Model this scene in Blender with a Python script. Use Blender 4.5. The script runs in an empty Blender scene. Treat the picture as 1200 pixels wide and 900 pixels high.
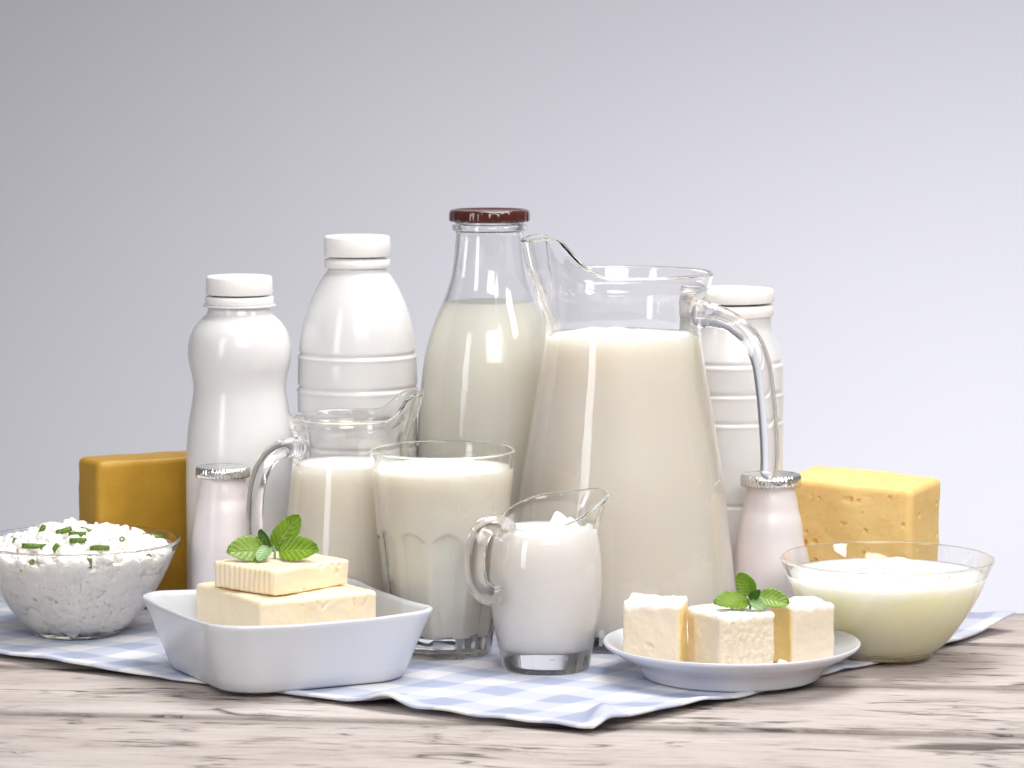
import bpy, bmesh, math, random
from mathutils import Vector, Matrix, noise

random.seed(7)
scene = bpy.context.scene
COL = scene.collection
PI = math.pi

# ------------------------------------------------------------------ camera
F = 3900.0                       # focal length in pixels of the 1200x900 photograph
PITCH = math.radians(5.9)
H = 0.367                        # camera height above the table top
cam_d = bpy.data.cameras.new("camera")
cam_d.sensor_fit = 'HORIZONTAL'
cam_d.sensor_width = 36.0
cam_d.lens = 36.0 * F / 1200.0
cam_d.clip_start = 0.05
cam_d.clip_end = 50
cam_d.dof.use_dof = True
cam_d.dof.focus_distance = 1.94
cam_d.dof.aperture_fstop = 16.0
cam = bpy.data.objects.new("camera", cam_d)
cam.location = (0, 0, H)
cam.rotation_euler = (PI / 2 - PITCH, 0, 0)
COL.objects.link(cam)
scene.camera = cam

# ------------------------------------------------------------------ world and lamps
world = bpy.data.worlds.new("World")
scene.world = world
world.use_nodes = True
wb = world.node_tree.nodes["Background"]
wb.inputs[0].default_value = (0.93, 0.95, 1.0, 1)
wb.inputs[1].default_value = 0.155


def area(name, loc, target, sx, sy, power, col=(1, 1, 1), spread=180):
    l = bpy.data.lights.new(name, 'AREA')
    l.shape = 'RECTANGLE'
    l.size, l.size_y = sx, sy
    l.energy = power
    l.color = col
    l.spread = math.radians(spread)      # fabric grid on the softbox
    o = bpy.data.objects.new(name, l)
    o.location = loc
    d = Vector(target) - Vector(loc)
    o.rotation_euler = d.to_track_quat('-Z', 'Y').to_euler()
    COL.objects.link(o)
    return o


area("overhead_softbox", (0.20, 2.08, 1.15), (0.0, 1.99, 0.0), 0.9, 0.7, 8.8, (1, 0.985, 0.96), 125)
area("front_fill", (0.30, 0.25, 1.05), (0.0, 2.0, 0.06), 1.1, 0.7, 2.15, (1, 0.96, 0.92), 50)  # fill lamp added to brighten the front faces
area("right_softbox", (1.25, 1.30, 1.15), (0.0, 2.0, 0.10), 0.38, 0.42, 1.3, (1, 0.98, 0.97), 70)
area("left_strip_softbox", (-0.95, 1.05, 0.50), (0.0, 2.0, 0.12), 0.25, 0.9, 0.95, (0.97, 0.98, 1), 80)
area("backdrop_lamp", (0.95, 2.36, -0.10), (0.12, 3.40, 0.04), 0.4, 0.4, 7.6, (0.95, 0.96, 1), 140)

scene.view_settings.view_transform = 'Standard'
scene.view_settings.look = 'None'
scene.view_settings.exposure = 0.0
scene.view_settings.gamma = 1.0
scene.view_settings.use_curve_mapping = False
scene.render.engine = 'CYCLES'
scene.cycles.max_bounces = 40
scene.cycles.transmission_bounces = 32
scene.cycles.glossy_bounces = 24
scene.cycles.diffuse_bounces = 20
scene.cycles.transparent_max_bounces = 16
scene.cycles.caustics_refractive = True
scene.cycles.caustics_reflective = True
scene.cycles.blur_glossy = 0.5
scene.cycles.sample_clamp_indirect = 0.0
scene.cycles.use_denoising = True


# ------------------------------------------------------------------ measuring: photo pixel -> place in the room
def z_at(Y, py):
    return H - Y * math.tan(PITCH + math.atan((py - 450) / F))


def scale_at(Y, z):
    return (Y * math.cos(PITCH) + (H - z) * math.sin(PITCH)) / F


def at(px, py, Y):
    z = z_at(Y, py)
    return Vector(((px - 600) * scale_at(Y, z), Y, z))


CZ = 0.0                          # top of the cloth where things stand
TZ = -0.0029                      # top of the boards


def foot(px, Y, z=CZ):
    return Vector(((px - 600) * scale_at(Y, z), Y, z))


# ------------------------------------------------------------------ materials
def new_mat(name):
    m = bpy.data.materials.new(name)
    m.use_nodes = True
    nt = m.node_tree
    return m, nt, nt.nodes["Principled BSDF"]


def node(nt, typ, **kw):
    n = nt.nodes.new(typ)
    for k, v in kw.items():
        setattr(n, k, v)
    return n


def ramp(nt, fac, stops):
    r = node(nt, 'ShaderNodeValToRGB')
    els = r.color_ramp.elements
    while len(els) < len(stops):
        els.new(0.5)
    for e, (p, c) in zip(els, stops):
        e.position = p
        e.color = c if len(c) == 4 else (*c, 1)
    nt.links.new(fac, r.inputs[0])
    return r


def coords(nt, scale=(1, 1, 1), out='Object', loc=(0, 0, 0)):
    tc = node(nt, 'ShaderNodeTexCoord')
    mp = node(nt, 'ShaderNodeMapping')
    mp.inputs['Scale'].default_value = scale
    mp.inputs['Location'].default_value = loc
    nt.links.new(tc.outputs[out], mp.inputs[0])
    return mp.outputs[0]


def noise_tex(nt, vec, scale, detail=4, rough=0.55, dist=0.0):
    n = node(nt, 'ShaderNodeTexNoise')
    n.inputs['Scale'].default_value = scale
    n.inputs['Detail'].default_value = detail
    n.inputs['Roughness'].default_value = rough
    n.inputs['Distortion'].default_value = dist
    nt.links.new(vec, n.inputs['Vector'])
    return n.outputs[0]


def bump(nt, bsdf, height, strength, dist):
    b = node(nt, 'ShaderNodeBump')
    b.inputs['Strength'].default_value = strength
    b.inputs['Distance'].default_value = dist
    nt.links.new(height, b.inputs['Height'])
    nt.links.new(b.outputs[0], bsdf.inputs['Normal'])
    return b


def mix(nt, fac, a, b, mode='MIX'):
    m = node(nt, 'ShaderNodeMix', data_type='RGBA', blend_type=mode)
    for s, v in ((m.inputs[0], fac), (m.inputs[6], a), (m.inputs[7], b)):
        if hasattr(v, 'is_linked') or hasattr(v, 'links'):
            nt.links.new(v, s)
        elif isinstance(v, (int, float)):
            s.default_value = v
        else:
            s.default_value = (*v, 1)
    return m.outputs[2]


def math_n(nt, op, a, b=None, clamp=False):
    m = node(nt, 'ShaderNodeMath', operation=op, use_clamp=clamp)
    for s, v in zip(m.inputs, (a, b)):
        if v is None:
            continue
        if isinstance(v, (int, float)):
            s.default_value = v
        else:
            nt.links.new(v, s)
    return m.outputs[0]


def mat_glass(name, col, ior=1.5, rough=0.0):
    m, nt, b = new_mat(name)
    b.inputs['Base Color'].default_value = (*col, 1)
    b.inputs['Transmission Weight'].default_value = 1.0
    b.inputs['IOR'].default_value = ior
    b.inputs['Roughness'].default_value = rough
    # faint unevenness of pressed glass
    v = coords(nt, (1, 1, 1))
    h = noise_tex(nt, v, 38, 2, 0.5)
    bump(nt, b, h, 0.06, 0.004)
    return m


GLASS = mat_glass("clear_glass", (1.0, 1.0, 1.0))
GLASS_GREEN = mat_glass("greenish_glass", (0.985, 0.998, 0.985))


def mat_milk(name, col, col2=None, sss=1.0, scale=0.026):
    m, nt, b = new_mat(name)
    v = coords(nt)
    f = noise_tex(nt, v, 22, 3, 0.5)
    r = ramp(nt, f, [(0.3, col), (0.7, col2 or tuple(c * 0.97 for c in col))])
    nt.links.new(r.outputs[0], b.inputs['Base Color'])
    b.inputs['Roughness'].default_value = 0.32
    b.inputs['Subsurface Weight'].default_value = sss
    b.inputs['Subsurface Radius'].default_value = (1.0, 0.9, 0.75)
    b.inputs['Subsurface Scale'].default_value = scale
    return m


MILK = mat_milk("milk", (0.996, 0.895, 0.815))
MILK_THICK = mat_milk("tumbler_milk", (0.995, 0.895, 0.81), scale=0.009)
MILK_CREAM = mat_milk("creamy_milk", (0.999, 0.94, 0.85), (0.999, 0.932, 0.82))
SOUR_CREAM = mat_milk("sour_cream", (0.985, 0.905, 0.885))
WHEY = mat_milk("milky_whey", (0.997, 0.95, 0.84), (0.996, 0.92, 0.70), 1.0, 0.022)


def mat_cheese(name, col, dark, bumpy=0.35, scale=180, sss=0.35, radius=(1, 0.65, 0.2), sscale=0.01, rough=0.45, specks=0.7):
    m, nt, b = new_mat(name)
    v = coords(nt)
    f = noise_tex(nt, v, 45, 5, 0.6)
    r = ramp(nt, f, [(0.25, dark), (0.6, col), (1.0, col)])
    f2 = noise_tex(nt, v, 420, 3, 0.7)
    sp = ramp(nt, f2, [(0.30, (0.80, 0.74, 0.62)), (0.42, (1, 1, 1)), (1, (1, 1, 1))])
    c = mix(nt, specks, r.outputs[0], sp.outputs[0], 'MULTIPLY')
    nt.links.new(c, b.inputs['Base Color'])
    b.inputs['Roughness'].default_value = rough
    b.inputs['Subsurface Weight'].default_value = sss
    b.inputs['Subsurface Radius'].default_value = radius
    b.inputs['Subsurface Scale'].default_value = sscale
    h = noise_tex(nt, v, scale, 6, 0.65)
    bump(nt, b, h, bumpy, 0.0015)
    return m


CHEESE_R = mat_cheese("hard_yellow_cheese", (0.84, 0.60, 0.245), (0.80, 0.54, 0.19), 0.25)
CHEESE_L = mat_cheese("deep_yellow_cheese", (0.50, 0.285, 0.026), (0.46, 0.25, 0.02), 0.12, sss=0.3)
BUTTER = mat_cheese("soft_pale_cheese", (0.88, 0.76, 0.56), (0.86, 0.73, 0.51), 0.25, 260, radius=(1, .75, .4), sscale=0.006, specks=0.35)


def mat_feta(name, side=None):
    m = mat_cheese(name, (0.79, 0.69, 0.55), (0.76, 0.65, 0.49), 0.6, 300, radius=(1, .8, .4), sscale=0.006, rough=0.55, specks=0.2)
    nt = m.node_tree
    b = nt.nodes["Principled BSDF"]
    cur = b.inputs['Base Color'].links[0].from_socket
    tc = node(nt, 'ShaderNodeTexCoord')
    sp = node(nt, 'ShaderNodeSeparateXYZ')
    nt.links.new(tc.outputs['Generated'], sp.inputs[0])
    nz = noise_tex(nt, coords(nt), 130, 4)
    edge = math_n(nt, 'ADD', sp.outputs[2], math_n(nt, 'MULTIPLY', math_n(nt, 'SUBTRACT', nz, 0.5), 0.16))
    rind = ramp(nt, edge, [(0.86, (0, 0, 0)), (0.93, (1, 1, 1))])
    if side:                                  # cut side that is yellow all through
        nm = node(nt, 'ShaderNodeSeparateXYZ')
        nt.links.new(tc.outputs['Normal'], nm.inputs[0])
        ax = nm.outputs[0 if side[1] == 'x' else 1]
        k = math_n(nt, 'MULTIPLY', ax, -1.0 if side[0] == '-' else 1.0)
        f = ramp(nt, k, [(0.60, (0, 0, 0)), (0.80, (1, 1, 1))])
        cur = mix(nt, math_n(nt, 'MULTIPLY', f.outputs[0], 0.85), cur, (0.92, 0.70, 0.24))
    c = mix(nt, rind.outputs[0], cur, (0.93, 0.91, 0.87))
    nt.links.new(c, b.inputs['Base Color'])
    return m


FETA = mat_feta("white_feta")
FETA_X = mat_feta("white_feta_yellow_left_side", '-x')
FETA_Y = mat_feta("white_feta_yellow_right_side", '-y')


def mat_plastic(name, col, rough=0.22, bumpiness=0.03):
    m, nt, b = new_mat(name)
    v = coords(nt)
    f = noise_tex(nt, v, 16, 3)
    r = ramp(nt, f, [(0.3, tuple(c * 0.985 for c in col)), (0.7, col)])
    nt.links.new(r.outputs[0], b.inputs['Base Color'])
    b.inputs['Roughness'].default_value = rough
    b.inputs['Subsurface Weight'].default_value = 0.15
    b.inputs['Subsurface Scale'].default_value = 0.003
    h = noise_tex(nt, v, 60, 2)
    bump(nt, b, h, bumpiness, 0.002)
    return m


PLASTIC = mat_plastic("glossy_white_plastic", (0.745, 0.745, 0.75), 0.16)
PLASTIC_PINK = mat_plastic("pinkish_white_plastic", (0.80, 0.75, 0.755), 0.30)
CAP_PLASTIC = mat_plastic("matte_white_cap_plastic", (0.86, 0.85, 0.84), 0.42, 0.05)
CERAMIC = mat_plastic("white_glazed_ceramic", (0.62, 0.64, 0.685), 0.13, 0.05)


def mat_foil():
    m, nt, b = new_mat("crinkled_silver_foil")
    b.inputs['Base Color'].default_value = (0.82, 0.81, 0.80, 1)
    b.inputs['Metallic'].default_value = 1.0
    b.inputs['Roughness'].default_value = 0.24
    v = coords(nt)
    vo = node(nt, 'ShaderNodeTexVoronoi')
    vo.inputs['Scale'].default_value = 260
    nt.links.new(v, vo.inputs['Vector'])
    bump(nt, b, vo.outputs[0], 0.35, 0.0012)
    return m


FOIL = mat_foil()


def mat_lid():
    m, nt, b = new_mat("brown_enamelled_metal")
    v = coords(nt)
    f = noise_tex(nt, v, 90, 4)
    r = ramp(nt, f, [(0.3, (0.055, 0.012, 0.008)), (0.7, (0.085, 0.020, 0.012))])
    nt.links.new(r.outputs[0], b.inputs['Base Color'])
    b.inputs['Roughness'].default_value = 0.14
    b.inputs['Coat Weight'].default_value = 0.6
    h = noise_tex(nt, v, 140, 2)
    bump(nt, b, h, 0.25, 0.002)
    return m


LID = mat_lid()


def mat_leaf(name, c1, c2, vein):
    m, nt, b = new_mat(name)
    uv = node(nt, 'ShaderNodeTexCoord').outputs['UV']
    sep = node(nt, 'ShaderNodeSeparateXYZ')
    nt.links.new(uv, sep.inputs[0])
    u, w = sep.outputs[0], sep.outputs[1]       # u along the leaf, w -1..1 across (stored 0..1)
    across = math_n(nt, 'ABSOLUTE', math_n(nt, 'SUBTRACT', w, 0.5))
    phase = math_n(nt, 'SUBTRACT', u, math_n(nt, 'MULTIPLY', across, 0.55))
    s = math_n(nt, 'SINE', math_n(nt, 'MULTIPLY', phase, 44.0))
    veins = math_n(nt, 'POWER', math_n(nt, 'MULTIPLY', math_n(nt, 'ADD', s, 1.0), 0.5), 6.0)
    mid = math_n(nt, 'SUBTRACT', 1.0, math_n(nt, 'MULTIPLY', across, 26.0), True)
    vv = math_n(nt, 'MAXIMUM', math_n(nt, 'MULTIPLY', veins, 0.65), mid, True)
    f = noise_tex(nt, coords(nt), 160, 4)
    r = ramp(nt, f, [(0.3, c1), (0.7, c2)])
    c = mix(nt, math_n(nt, 'MULTIPLY', vv, 0.55), r.outputs[0], vein)
    nt.links.new(c, b.inputs['Base Color'])
    b.inputs['Roughness'].default_value = 0.33
    b.inputs['Subsurface Weight'].default_value = 0.2
    b.inputs['Subsurface Radius'].default_value = (0.5, 1, 0.1)
    b.inputs['Subsurface Scale'].default_value = 0.002
    bump(nt, b, math_n(nt, 'SUBTRACT', 1.0, vv), 0.6, 0.0008)
    return m


LEAF = mat_leaf("mint_leaf", (0.10, 0.19, 0.006), (0.19, 0.31, 0.012), (0.38, 0.48, 0.09))
LEAF_DARK = mat_leaf("dark_mint_leaf", (0.035, 0.10, 0.008), (0.06, 0.15, 0.012), (0.14, 0.25, 0.05))
LEAF_PALE = mat_leaf("pale_mint_leaf", (0.20, 0.34, 0.12), (0.28, 0.42, 0.18), (0.42, 0.55, 0.32))


def mat_chive():
    m, nt, b = new_mat("chive_green")
    f = noise_tex(nt, coords(nt, (300, 60, 60)), 4, 3)
    r = ramp(nt, f, [(0.3, (0.055, 0.12, 0.010)), (0.7, (0.14, 0.24, 0.022))])
    nt.links.new(r.outputs[0], b.inputs['Base Color'])
    b.inputs['Roughness'].default_value = 0.4
    return m


CHIVE = mat_chive()


def mat_curd():
    m, nt, b = new_mat("cottage_cheese_curd")
    v = coords(nt)
    f = noise_tex(nt, v, 80, 4)
    r = ramp(nt, f, [(0.3, (0.97, 0.94, 0.88)), (0.7, (0.98, 0.965, 0.94))])
    nt.links.new(r.outputs[0], b.inputs['Base Color'])
    b.inputs['Roughness'].default_value = 0.3
    b.inputs['Subsurface Weight'].default_value = 0.0
    bump(nt, b, noise_tex(nt, v, 500, 3), 0.25, 0.001)
    return m


CURD = mat_curd()


def mat_wood():
    m, nt, b = new_mat("whitewashed_weathered_wood")
    oi = node(nt, 'ShaderNodeObjectInfo')
    tc = node(nt, 'ShaderNodeTexCoord')
    off = node(nt, 'ShaderNodeVectorMath', operation='SCALE')
    off.inputs[0].default_value = (3.1, 1.7, 0.9)
    nt.links.new(oi.outputs['Random'], off.inputs[3])
    base = node(nt, 'ShaderNodeVectorMath', operation='ADD')
    nt.links.new(tc.outputs['Object'], base.inputs[0])
    nt.links.new(off.outputs[0], base.inputs[1])
    # slow waviness so that the grain wanders
    wav = noise_tex(nt, base.outputs[0], 5.0, 2)
    wv = node(nt, 'ShaderNodeVectorMath', operation='SCALE')
    comb = node(nt, 'ShaderNodeCombineXYZ')
    nt.links.new(wav, comb.inputs[1])
    nt.links.new(comb.outputs[0], wv.inputs[0])
    wv.inputs[3].default_value = 0.03
    P = node(nt, 'ShaderNodeVectorMath', operation='ADD')
    nt.links.new(base.outputs[0], P.inputs[0])
    nt.links.new(wv.outputs[0], P.inputs[1])

    def mp(scale):
        k = node(nt, 'ShaderNodeMapping')
        k.inputs['Scale'].default_value = scale
        nt.links.new(P.outputs[0], k.inputs[0])
        return k.outputs[0]
    fibre = noise_tex(nt, mp((26, 240, 40)), 1.0, 6, 0.75)
    broad = noise_tex(nt, mp((6.0, 26, 10)), 1.0, 5, 0.65, 0.4)
    patch = noise_tex(nt, mp((8, 22, 10)), 1.0, 4, 0.62)
    paint = ramp(nt, broad, [(0.28, (0.42, 0.355, 0.325)), (0.46, (0.57, 0.505, 0.475)), (0.75, (0.68, 0.625, 0.60))])
    grain = ramp(nt, fibre, [(0.36, (0.42, 0.36, 0.34)), (0.47, (0.92, 0.90, 0.89)), (1, (1, 1, 1))])
    c1 = mix(nt, 0.5, paint.outputs[0], grain.outputs[0], 'MULTIPLY')
    worn = ramp(nt, patch, [(0.555, (0, 0, 0)), (0.64, (1, 1, 1))])
    bare = ramp(nt, fibre, [(0.42, (0.05, 0.04, 0.037)), (0.49, (0.33, 0.27, 0.245)), (0.56, (0.60, 0.54, 0.51))])
    c2 = mix(nt, math_n(nt, 'MULTIPLY', worn.outputs[0], 0.9), c1, bare.outputs[0])
    ck = None
    for (sc, wd, lo) in (((3.2, 26, 8), 0.010, 0.55), ((6.5, 52, 8), 0.012, 0.59), ((11, 95, 8), 0.016, 0.62)):
        n1 = noise_tex(nt, mp(sc), 1.0, 3, 0.55, 0.3)
        ln = math_n(nt, 'SUBTRACT', 1.0, math_n(nt, 'DIVIDE', math_n(nt, 'ABSOLUTE', math_n(nt, 'SUBTRACT', n1, 0.5)), wd), True)
        mk = ramp(nt, noise_tex(nt, mp((9 + sc[0], 14, 5)), 1.0, 2), [(lo - 0.03, (0, 0, 0)), (lo + 0.05, (1, 1, 1))])
        ln = math_n(nt, 'MULTIPLY', ln, mk.outputs[0])
        ck = ln if ck is None else math_n(nt, 'MAXIMUM', ck, ln)
    c3 = mix(nt, math_n(nt, 'MULTIPLY', ck, 0.9), c2, (0.06, 0.042, 0.036))
    # the one long knot mark on the front board
    geo = node(nt, 'ShaderNodeNewGeometry')
    kd = node(nt, 'ShaderNodeVectorMath', operation='SUBTRACT')
    nt.links.new(geo.outputs['Position'], kd.inputs[0])
    kp = at(1128, 874, 1.722)
    kd.inputs[1].default_value = (kp.x, 1.7215, 0)
    ks = node(nt, 'ShaderNodeVectorMath', operation='MULTIPLY')
    nt.links.new(kd.outputs[0], ks.inputs[0])
    ks.inputs[1].default_value = (1 / 0.042, 1 / 0.0125, 0)
    kl = node(nt, 'ShaderNodeVectorMath', operation='LENGTH')
    nt.links.new(ks.outputs[0], kl.inputs[0])
    kn = math_n(nt, 'ADD', kl.outputs['Value'], math_n(nt, 'MULTIPLY', math_n(nt, 'SUBTRACT', fibre, 0.5), 1.3))
    km = ramp(nt, kn, [(0.55, (1, 1, 1)), (0.98, (0, 0, 0))])
    c4 = mix(nt, math_n(nt, 'MULTIPLY', km.outputs[0], 0.85), c3, (0.065, 0.042, 0.030))
    # board sides coloured dark: painted-in shade for the gaps between boards
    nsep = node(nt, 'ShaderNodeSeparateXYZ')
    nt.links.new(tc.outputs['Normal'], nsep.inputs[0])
    gap_shade = ramp(nt, nsep.outputs[2], [(0.55, (1, 1, 1)), (0.85, (0, 0, 0))])
    c4 = mix(nt, gap_shade.outputs[0], c4, (0.075, 0.055, 0.045))
    nt.links.new(c4, b.inputs['Base Color'])
    b.inputs['Roughness'].default_value = 0.62
    hh = math_n(nt, 'SUBTRACT', fibre, math_n(nt, 'MULTIPLY', ck, 0.8))
    bump(nt, b, hh, 0.8, 0.0016)
    return m


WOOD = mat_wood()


def mat_cloth():
    m, nt, b = new_mat("blue_white_gingham")
    uv = node(nt, 'ShaderNodeTexCoord').outputs['UV']
    nz = node(nt, 'ShaderNodeTexNoise')
    sep = node(nt, 'ShaderNodeSeparateXYZ')
    nt.links.new(uv, sep.inputs[0])
    per = 1 / 0.044
    st = []
    for o in (0, 1):
        f = math_n(nt, 'FRACT', math_n(nt, 'MULTIPLY', sep.outputs[o], per))
        d = math_n(nt, 'ABSOLUTE', math_n(nt, 'SUBTRACT', f, 0.5))
        s = math_n(nt, 'SUBTRACT', 0.5, math_n(nt, 'MULTIPLY', math_n(nt, 'SUBTRACT', d, 0.25), 14.0), True)
        st.append(s)
    tot = math_n(nt, 'MULTIPLY', math_n(nt, 'ADD', st[0], st[1]), 0.5)
    r = ramp(nt, tot, [(0.0, (0.74, 0.75, 0.78)), (0.5, (0.53, 0.565, 0.685)), (1.0, (0.34, 0.39, 0.55))])
    k = node(nt, 'ShaderNodeMapping')
    k.inputs['Scale'].default_value = (900, 900, 900)
    nt.links.new(uv, k.inputs[0])
    wv = node(nt, 'ShaderNodeTexWave', wave_type='BANDS', bands_direction='X')
    wv.inputs['Scale'].default_value = 0.55
    nt.links.new(k.outputs[0], wv.inputs[0])
    wv2 = node(nt, 'ShaderNodeTexWave', wave_type='BANDS', bands_direction='Y')
    wv2.inputs['Scale'].default_value = 0.55
    nt.links.new(k.outputs[0], wv2.inputs[0])
    weave = math_n(nt, 'MULTIPLY', wv.outputs[1], wv2.outputs[1])
    slub = noise_tex(nt, uv, 260, 3)
    c = mix(nt, 0.10, r.outputs[0], ramp(nt, slub, [(0.3, (0.6, 0.6, 0.62)), (0.7, (1, 1, 1))]).outputs[0], 'MULTIPLY')
    nt.links.new(c, b.inputs['Base Color'])
    b.inputs['Roughness'].default_value = 0.85
    b.inputs['Sheen Weight'].default_value = 0.2
    bump(nt, b, math_n(nt, 'ADD', weave, slub), 0.35, 0.0005)
    return m


CLOTH = mat_cloth()


def mat_backdrop():
    m, nt, b = new_mat("pale_lavender_paper")
    f = noise_tex(nt, coords(nt), 3.0, 3)
    r = ramp(nt, f, [(0.3, (0.748, 0.742, 0.785)), (0.7, (0.758, 0.752, 0.795))])
    nt.links.new(r.outputs[0], b.inputs['Base Color'])
    b.inputs['Roughness'].default_value = 0.9
    b.inputs['Specular IOR Level'].default_value = 0.1
    return m


BACKDROP = mat_backdrop()


# ------------------------------------------------------------------ object helpers
def obj(name, verts, faces, mat, parent=None, smooth=True, uvs=None):
    me = bpy.data.meshes.new(name)
    me.from_pydata([tuple(v) for v in verts], [], faces)
    me.materials.append(mat)
    if smooth:
        me.polygons.foreach_set('use_smooth', [True] * len(me.polygons))
    if uvs is not None:
        lay = me.uv_layers.new(name="UVMap")
        for lp in me.loops:
            lay.data[lp.index].uv = uvs[lp.vertex_index]
    me.update()
    bm = bmesh.new()
    bm.from_mesh(me)
    bmesh.ops.recalc_face_normals(bm, faces=bm.faces)
    bm.to_mesh(me)
    bm.free()
    o = bpy.data.objects.new(name, me)
    COL.objects.link(o)
    if parent is not None:
        o.parent = parent
    return o


def thing(name, label, cat, loc, rotz=0.0, group=None):
    o = bpy.data.objects.new(name, None)
    o.empty_display_size = 0.02
    COL.objects.link(o)
    o.location = loc
    o.rotation_euler = (0, 0, rotz)
    tag(o, label, cat, group)
    return o


def tag(o, label=None, cat=None, group=None, kind=None):
    if label:
        o["label"] = label
    if cat:
        o["category"] = cat
    if group:
        o["group"] = group
    if kind:
        o["kind"] = kind
    return o


def smooth_profile(pts, n=6):
    """Catmull-Rom through the (r, z) points; a point given as (r, z, 1) is a sharp corner."""
    out = []
    N = len(pts)
    sharp = [len(p) > 2 for p in pts]
    p2 = [(p[0], p[1]) for p in pts]
    for i in range(N - 1):
        p1, pn = p2[i], p2[i + 1]
        p0 = p2[i - 1] if i > 0 and not sharp[i] else p1
        p3 = p2[i + 2] if i + 2 < N and not sharp[i + 1] else pn
        for k in range(n):
            t = k / n
            q = []
            for a in (0, 1):
                q.append(0.5 * (2 * p1[a] + (pn[a] - p0[a]) * t + (2 * p0[a] - 5 * p1[a] + 4 * pn[a] - p3[a]) * t * t
                                + (-p0[a] + 3 * p1[a] - 3 * pn[a] + p3[a]) * t ** 3))
            out.append((max(q[0], 0.0), q[1]))
    out.append(p2[-1])
    return out


def lathe(prof, segs=96, deform=None):
    verts, faces, rings = [], [], []
    for i, (r, z) in enumerate(prof):
        if r < 1e-7:
            p = (0, 0, z)
            verts.append(p if deform is None else deform(0.0, 0.0, z, i))
            rings.append([len(verts) - 1])
        else:
            ring = []
            for k in range(segs):
                th = 2 * PI * k / segs
                if deform:
                    verts.append(deform(th, r, z, i))
                else:
                    verts.append((r * math.cos(th), r * math.sin(th), z))
                ring.append(len(verts) - 1)
            rings.append(ring)
    for a, b in zip(rings[:-1], rings[1:]):
        if len(a) == 1 and len(b) == 1:
            continue
        for k in range(segs):
            k2 = (k + 1) % segs
            if len(a) == 1:
                faces.append((a[0], b[k2], b[k]))
            elif len(b) == 1:
                faces.append((a[k], a[k2], b[0]))
            else:
                faces.append((a[k], a[k2], b[k2], b[k]))
    return verts, faces


def tube(path, radii, segs=20, n=8, flat=1.0, cap=True):
    """A round bar through the points, smoothed, with rounded ends; flat scales the section sideways."""
    pts, rad = [], []
    P = [Vector(p) for p in path]
    N = len(P)
    for i in range(N - 1):
        p0, p1, p2, p3 = P[max(i - 1, 0)], P[i], P[i + 1], P[min(i + 2, N - 1)]
        for k in range(n):
            t = k / n
            pts.append(0.5 * (2 * p1 + (p2 - p0) * t + (2 * p0 - 5 * p1 + 4 * p2 - p3) * t * t + (-p0 + 3 * p1 - 3 * p2 + p3) * t ** 3))
            rad.append(radii[i] * (1 - t) + radii[i + 1] * t)
    pts.append(P[-1])
    rad.append(radii[-1])
    if cap:
        for end in (0, 1):
            e = pts[0] if end == 0 else pts[-1]
            d = (pts[0] - pts[1]).normalized() if end == 0 else (pts[-1] - pts[-2]).normalized()
            r = rad[0] if end == 0 else rad[-1]
            extra = [(e + d * r * math.sin(a), r * math.cos(a)) for a in (0.35, 0.7, 1.05, 1.35, 1.52)]
            for q, rr in extra:
                if end == 0:
                    pts.insert(0, q)
                    rad.insert(0, rr)
                else:
                    pts.append(q)
                    rad.append(rr)
    verts, faces = [], []
    up = None
    M = len(pts)
    for i in range(M):
        d = (pts[min(i + 1, M - 1)] - pts[max(i - 1, 0)]).normalized()
        if up is None:
            up = d.orthogonal().normalized()
            side = Vector((0, 0, 1)).cross(d)
            if side.length > 0.1:
                up = d.cross(side.normalized())
        up = (up - d * up.dot(d)).normalized()
        s = d.cross(up)
        for k in range(segs):
            a = 2 * PI * k / segs
            verts.append(pts[i] + (up * math.cos(a) + s * math.sin(a) * flat) * rad[i])
    for i in range(M - 1):
        for k in range(segs):
            k2 = (k + 1) % segs
            faces.append((i * segs + k, i * segs + k2, (i + 1) * segs + k2, (i + 1) * segs + k))
    faces.append(tuple(range(segs))[::-1])
    faces.append(tuple((M - 1) * segs + k for k in range(segs)))
    return verts, faces


def px_prof(Y, pts, z0=CZ):
    """(half width in pixels, row in pixels) -> (radius, height above the base)."""
    out = []
    for p in pts:
        z = z_at(Y, p[1])
        q = (p[0] * scale_at(Y, z), z - z0)
        out.append(q + tuple(p[2:]))
    return out


def sstep(a, b, x):
    t = max(0.0, min(1.0, (x - a) / (b - a)))
    return t * t * (3 - 2 * t)


def interp(prof, z):
    """Radius of a rising (r, z) profile at height z."""
    for (r0, z0), (r1, z1) in zip(prof[:-1], prof[1:]):
        if z0 <= z <= z1 and z1 > z0:
            return r0 + (r1 - r0) * (z - z0) / (z1 - z0)
    return prof[-1][0] if z > prof[-1][1] else prof[0][0]


def vessel(outer, wall, floor, rim_r=None, n=6):
    """Closed glass shell from a rising outer profile: bottom centre, up outside, over the rim, down inside, floor centre."""
    o = smooth_profile(outer, n)
    w0 = wall
    wf = w0 if callable(w0) else (lambda z: w0)
    wall = wf(o[-1][1])
    zr = o[-1][1]
    inner = []
    for (r, z) in reversed(o):
        if z < floor + 0.0015:
            break
        inner.append((max(r - wf(z), 0.0005), z))
    rb = inner[-1][0]
    prof = [(0.0, o[0][1] + 0.0006), (o[0][0] * 0.6, o[0][1] + 0.0004)] + o
    prof += [(o[-1][0] - wall * 0.2, zr + wall * 0.42), (o[-1][0] - wall * 0.5, zr + wall * 0.55), (o[-1][0] - wall * 0.8, zr + wall * 0.42)]
    prof += inner
    prof += [(rb * 0.97, floor + 0.0006), (rb * 0.9, floor), (rb * 0.5, floor), (0.0, floor)]
    return prof, o


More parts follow.
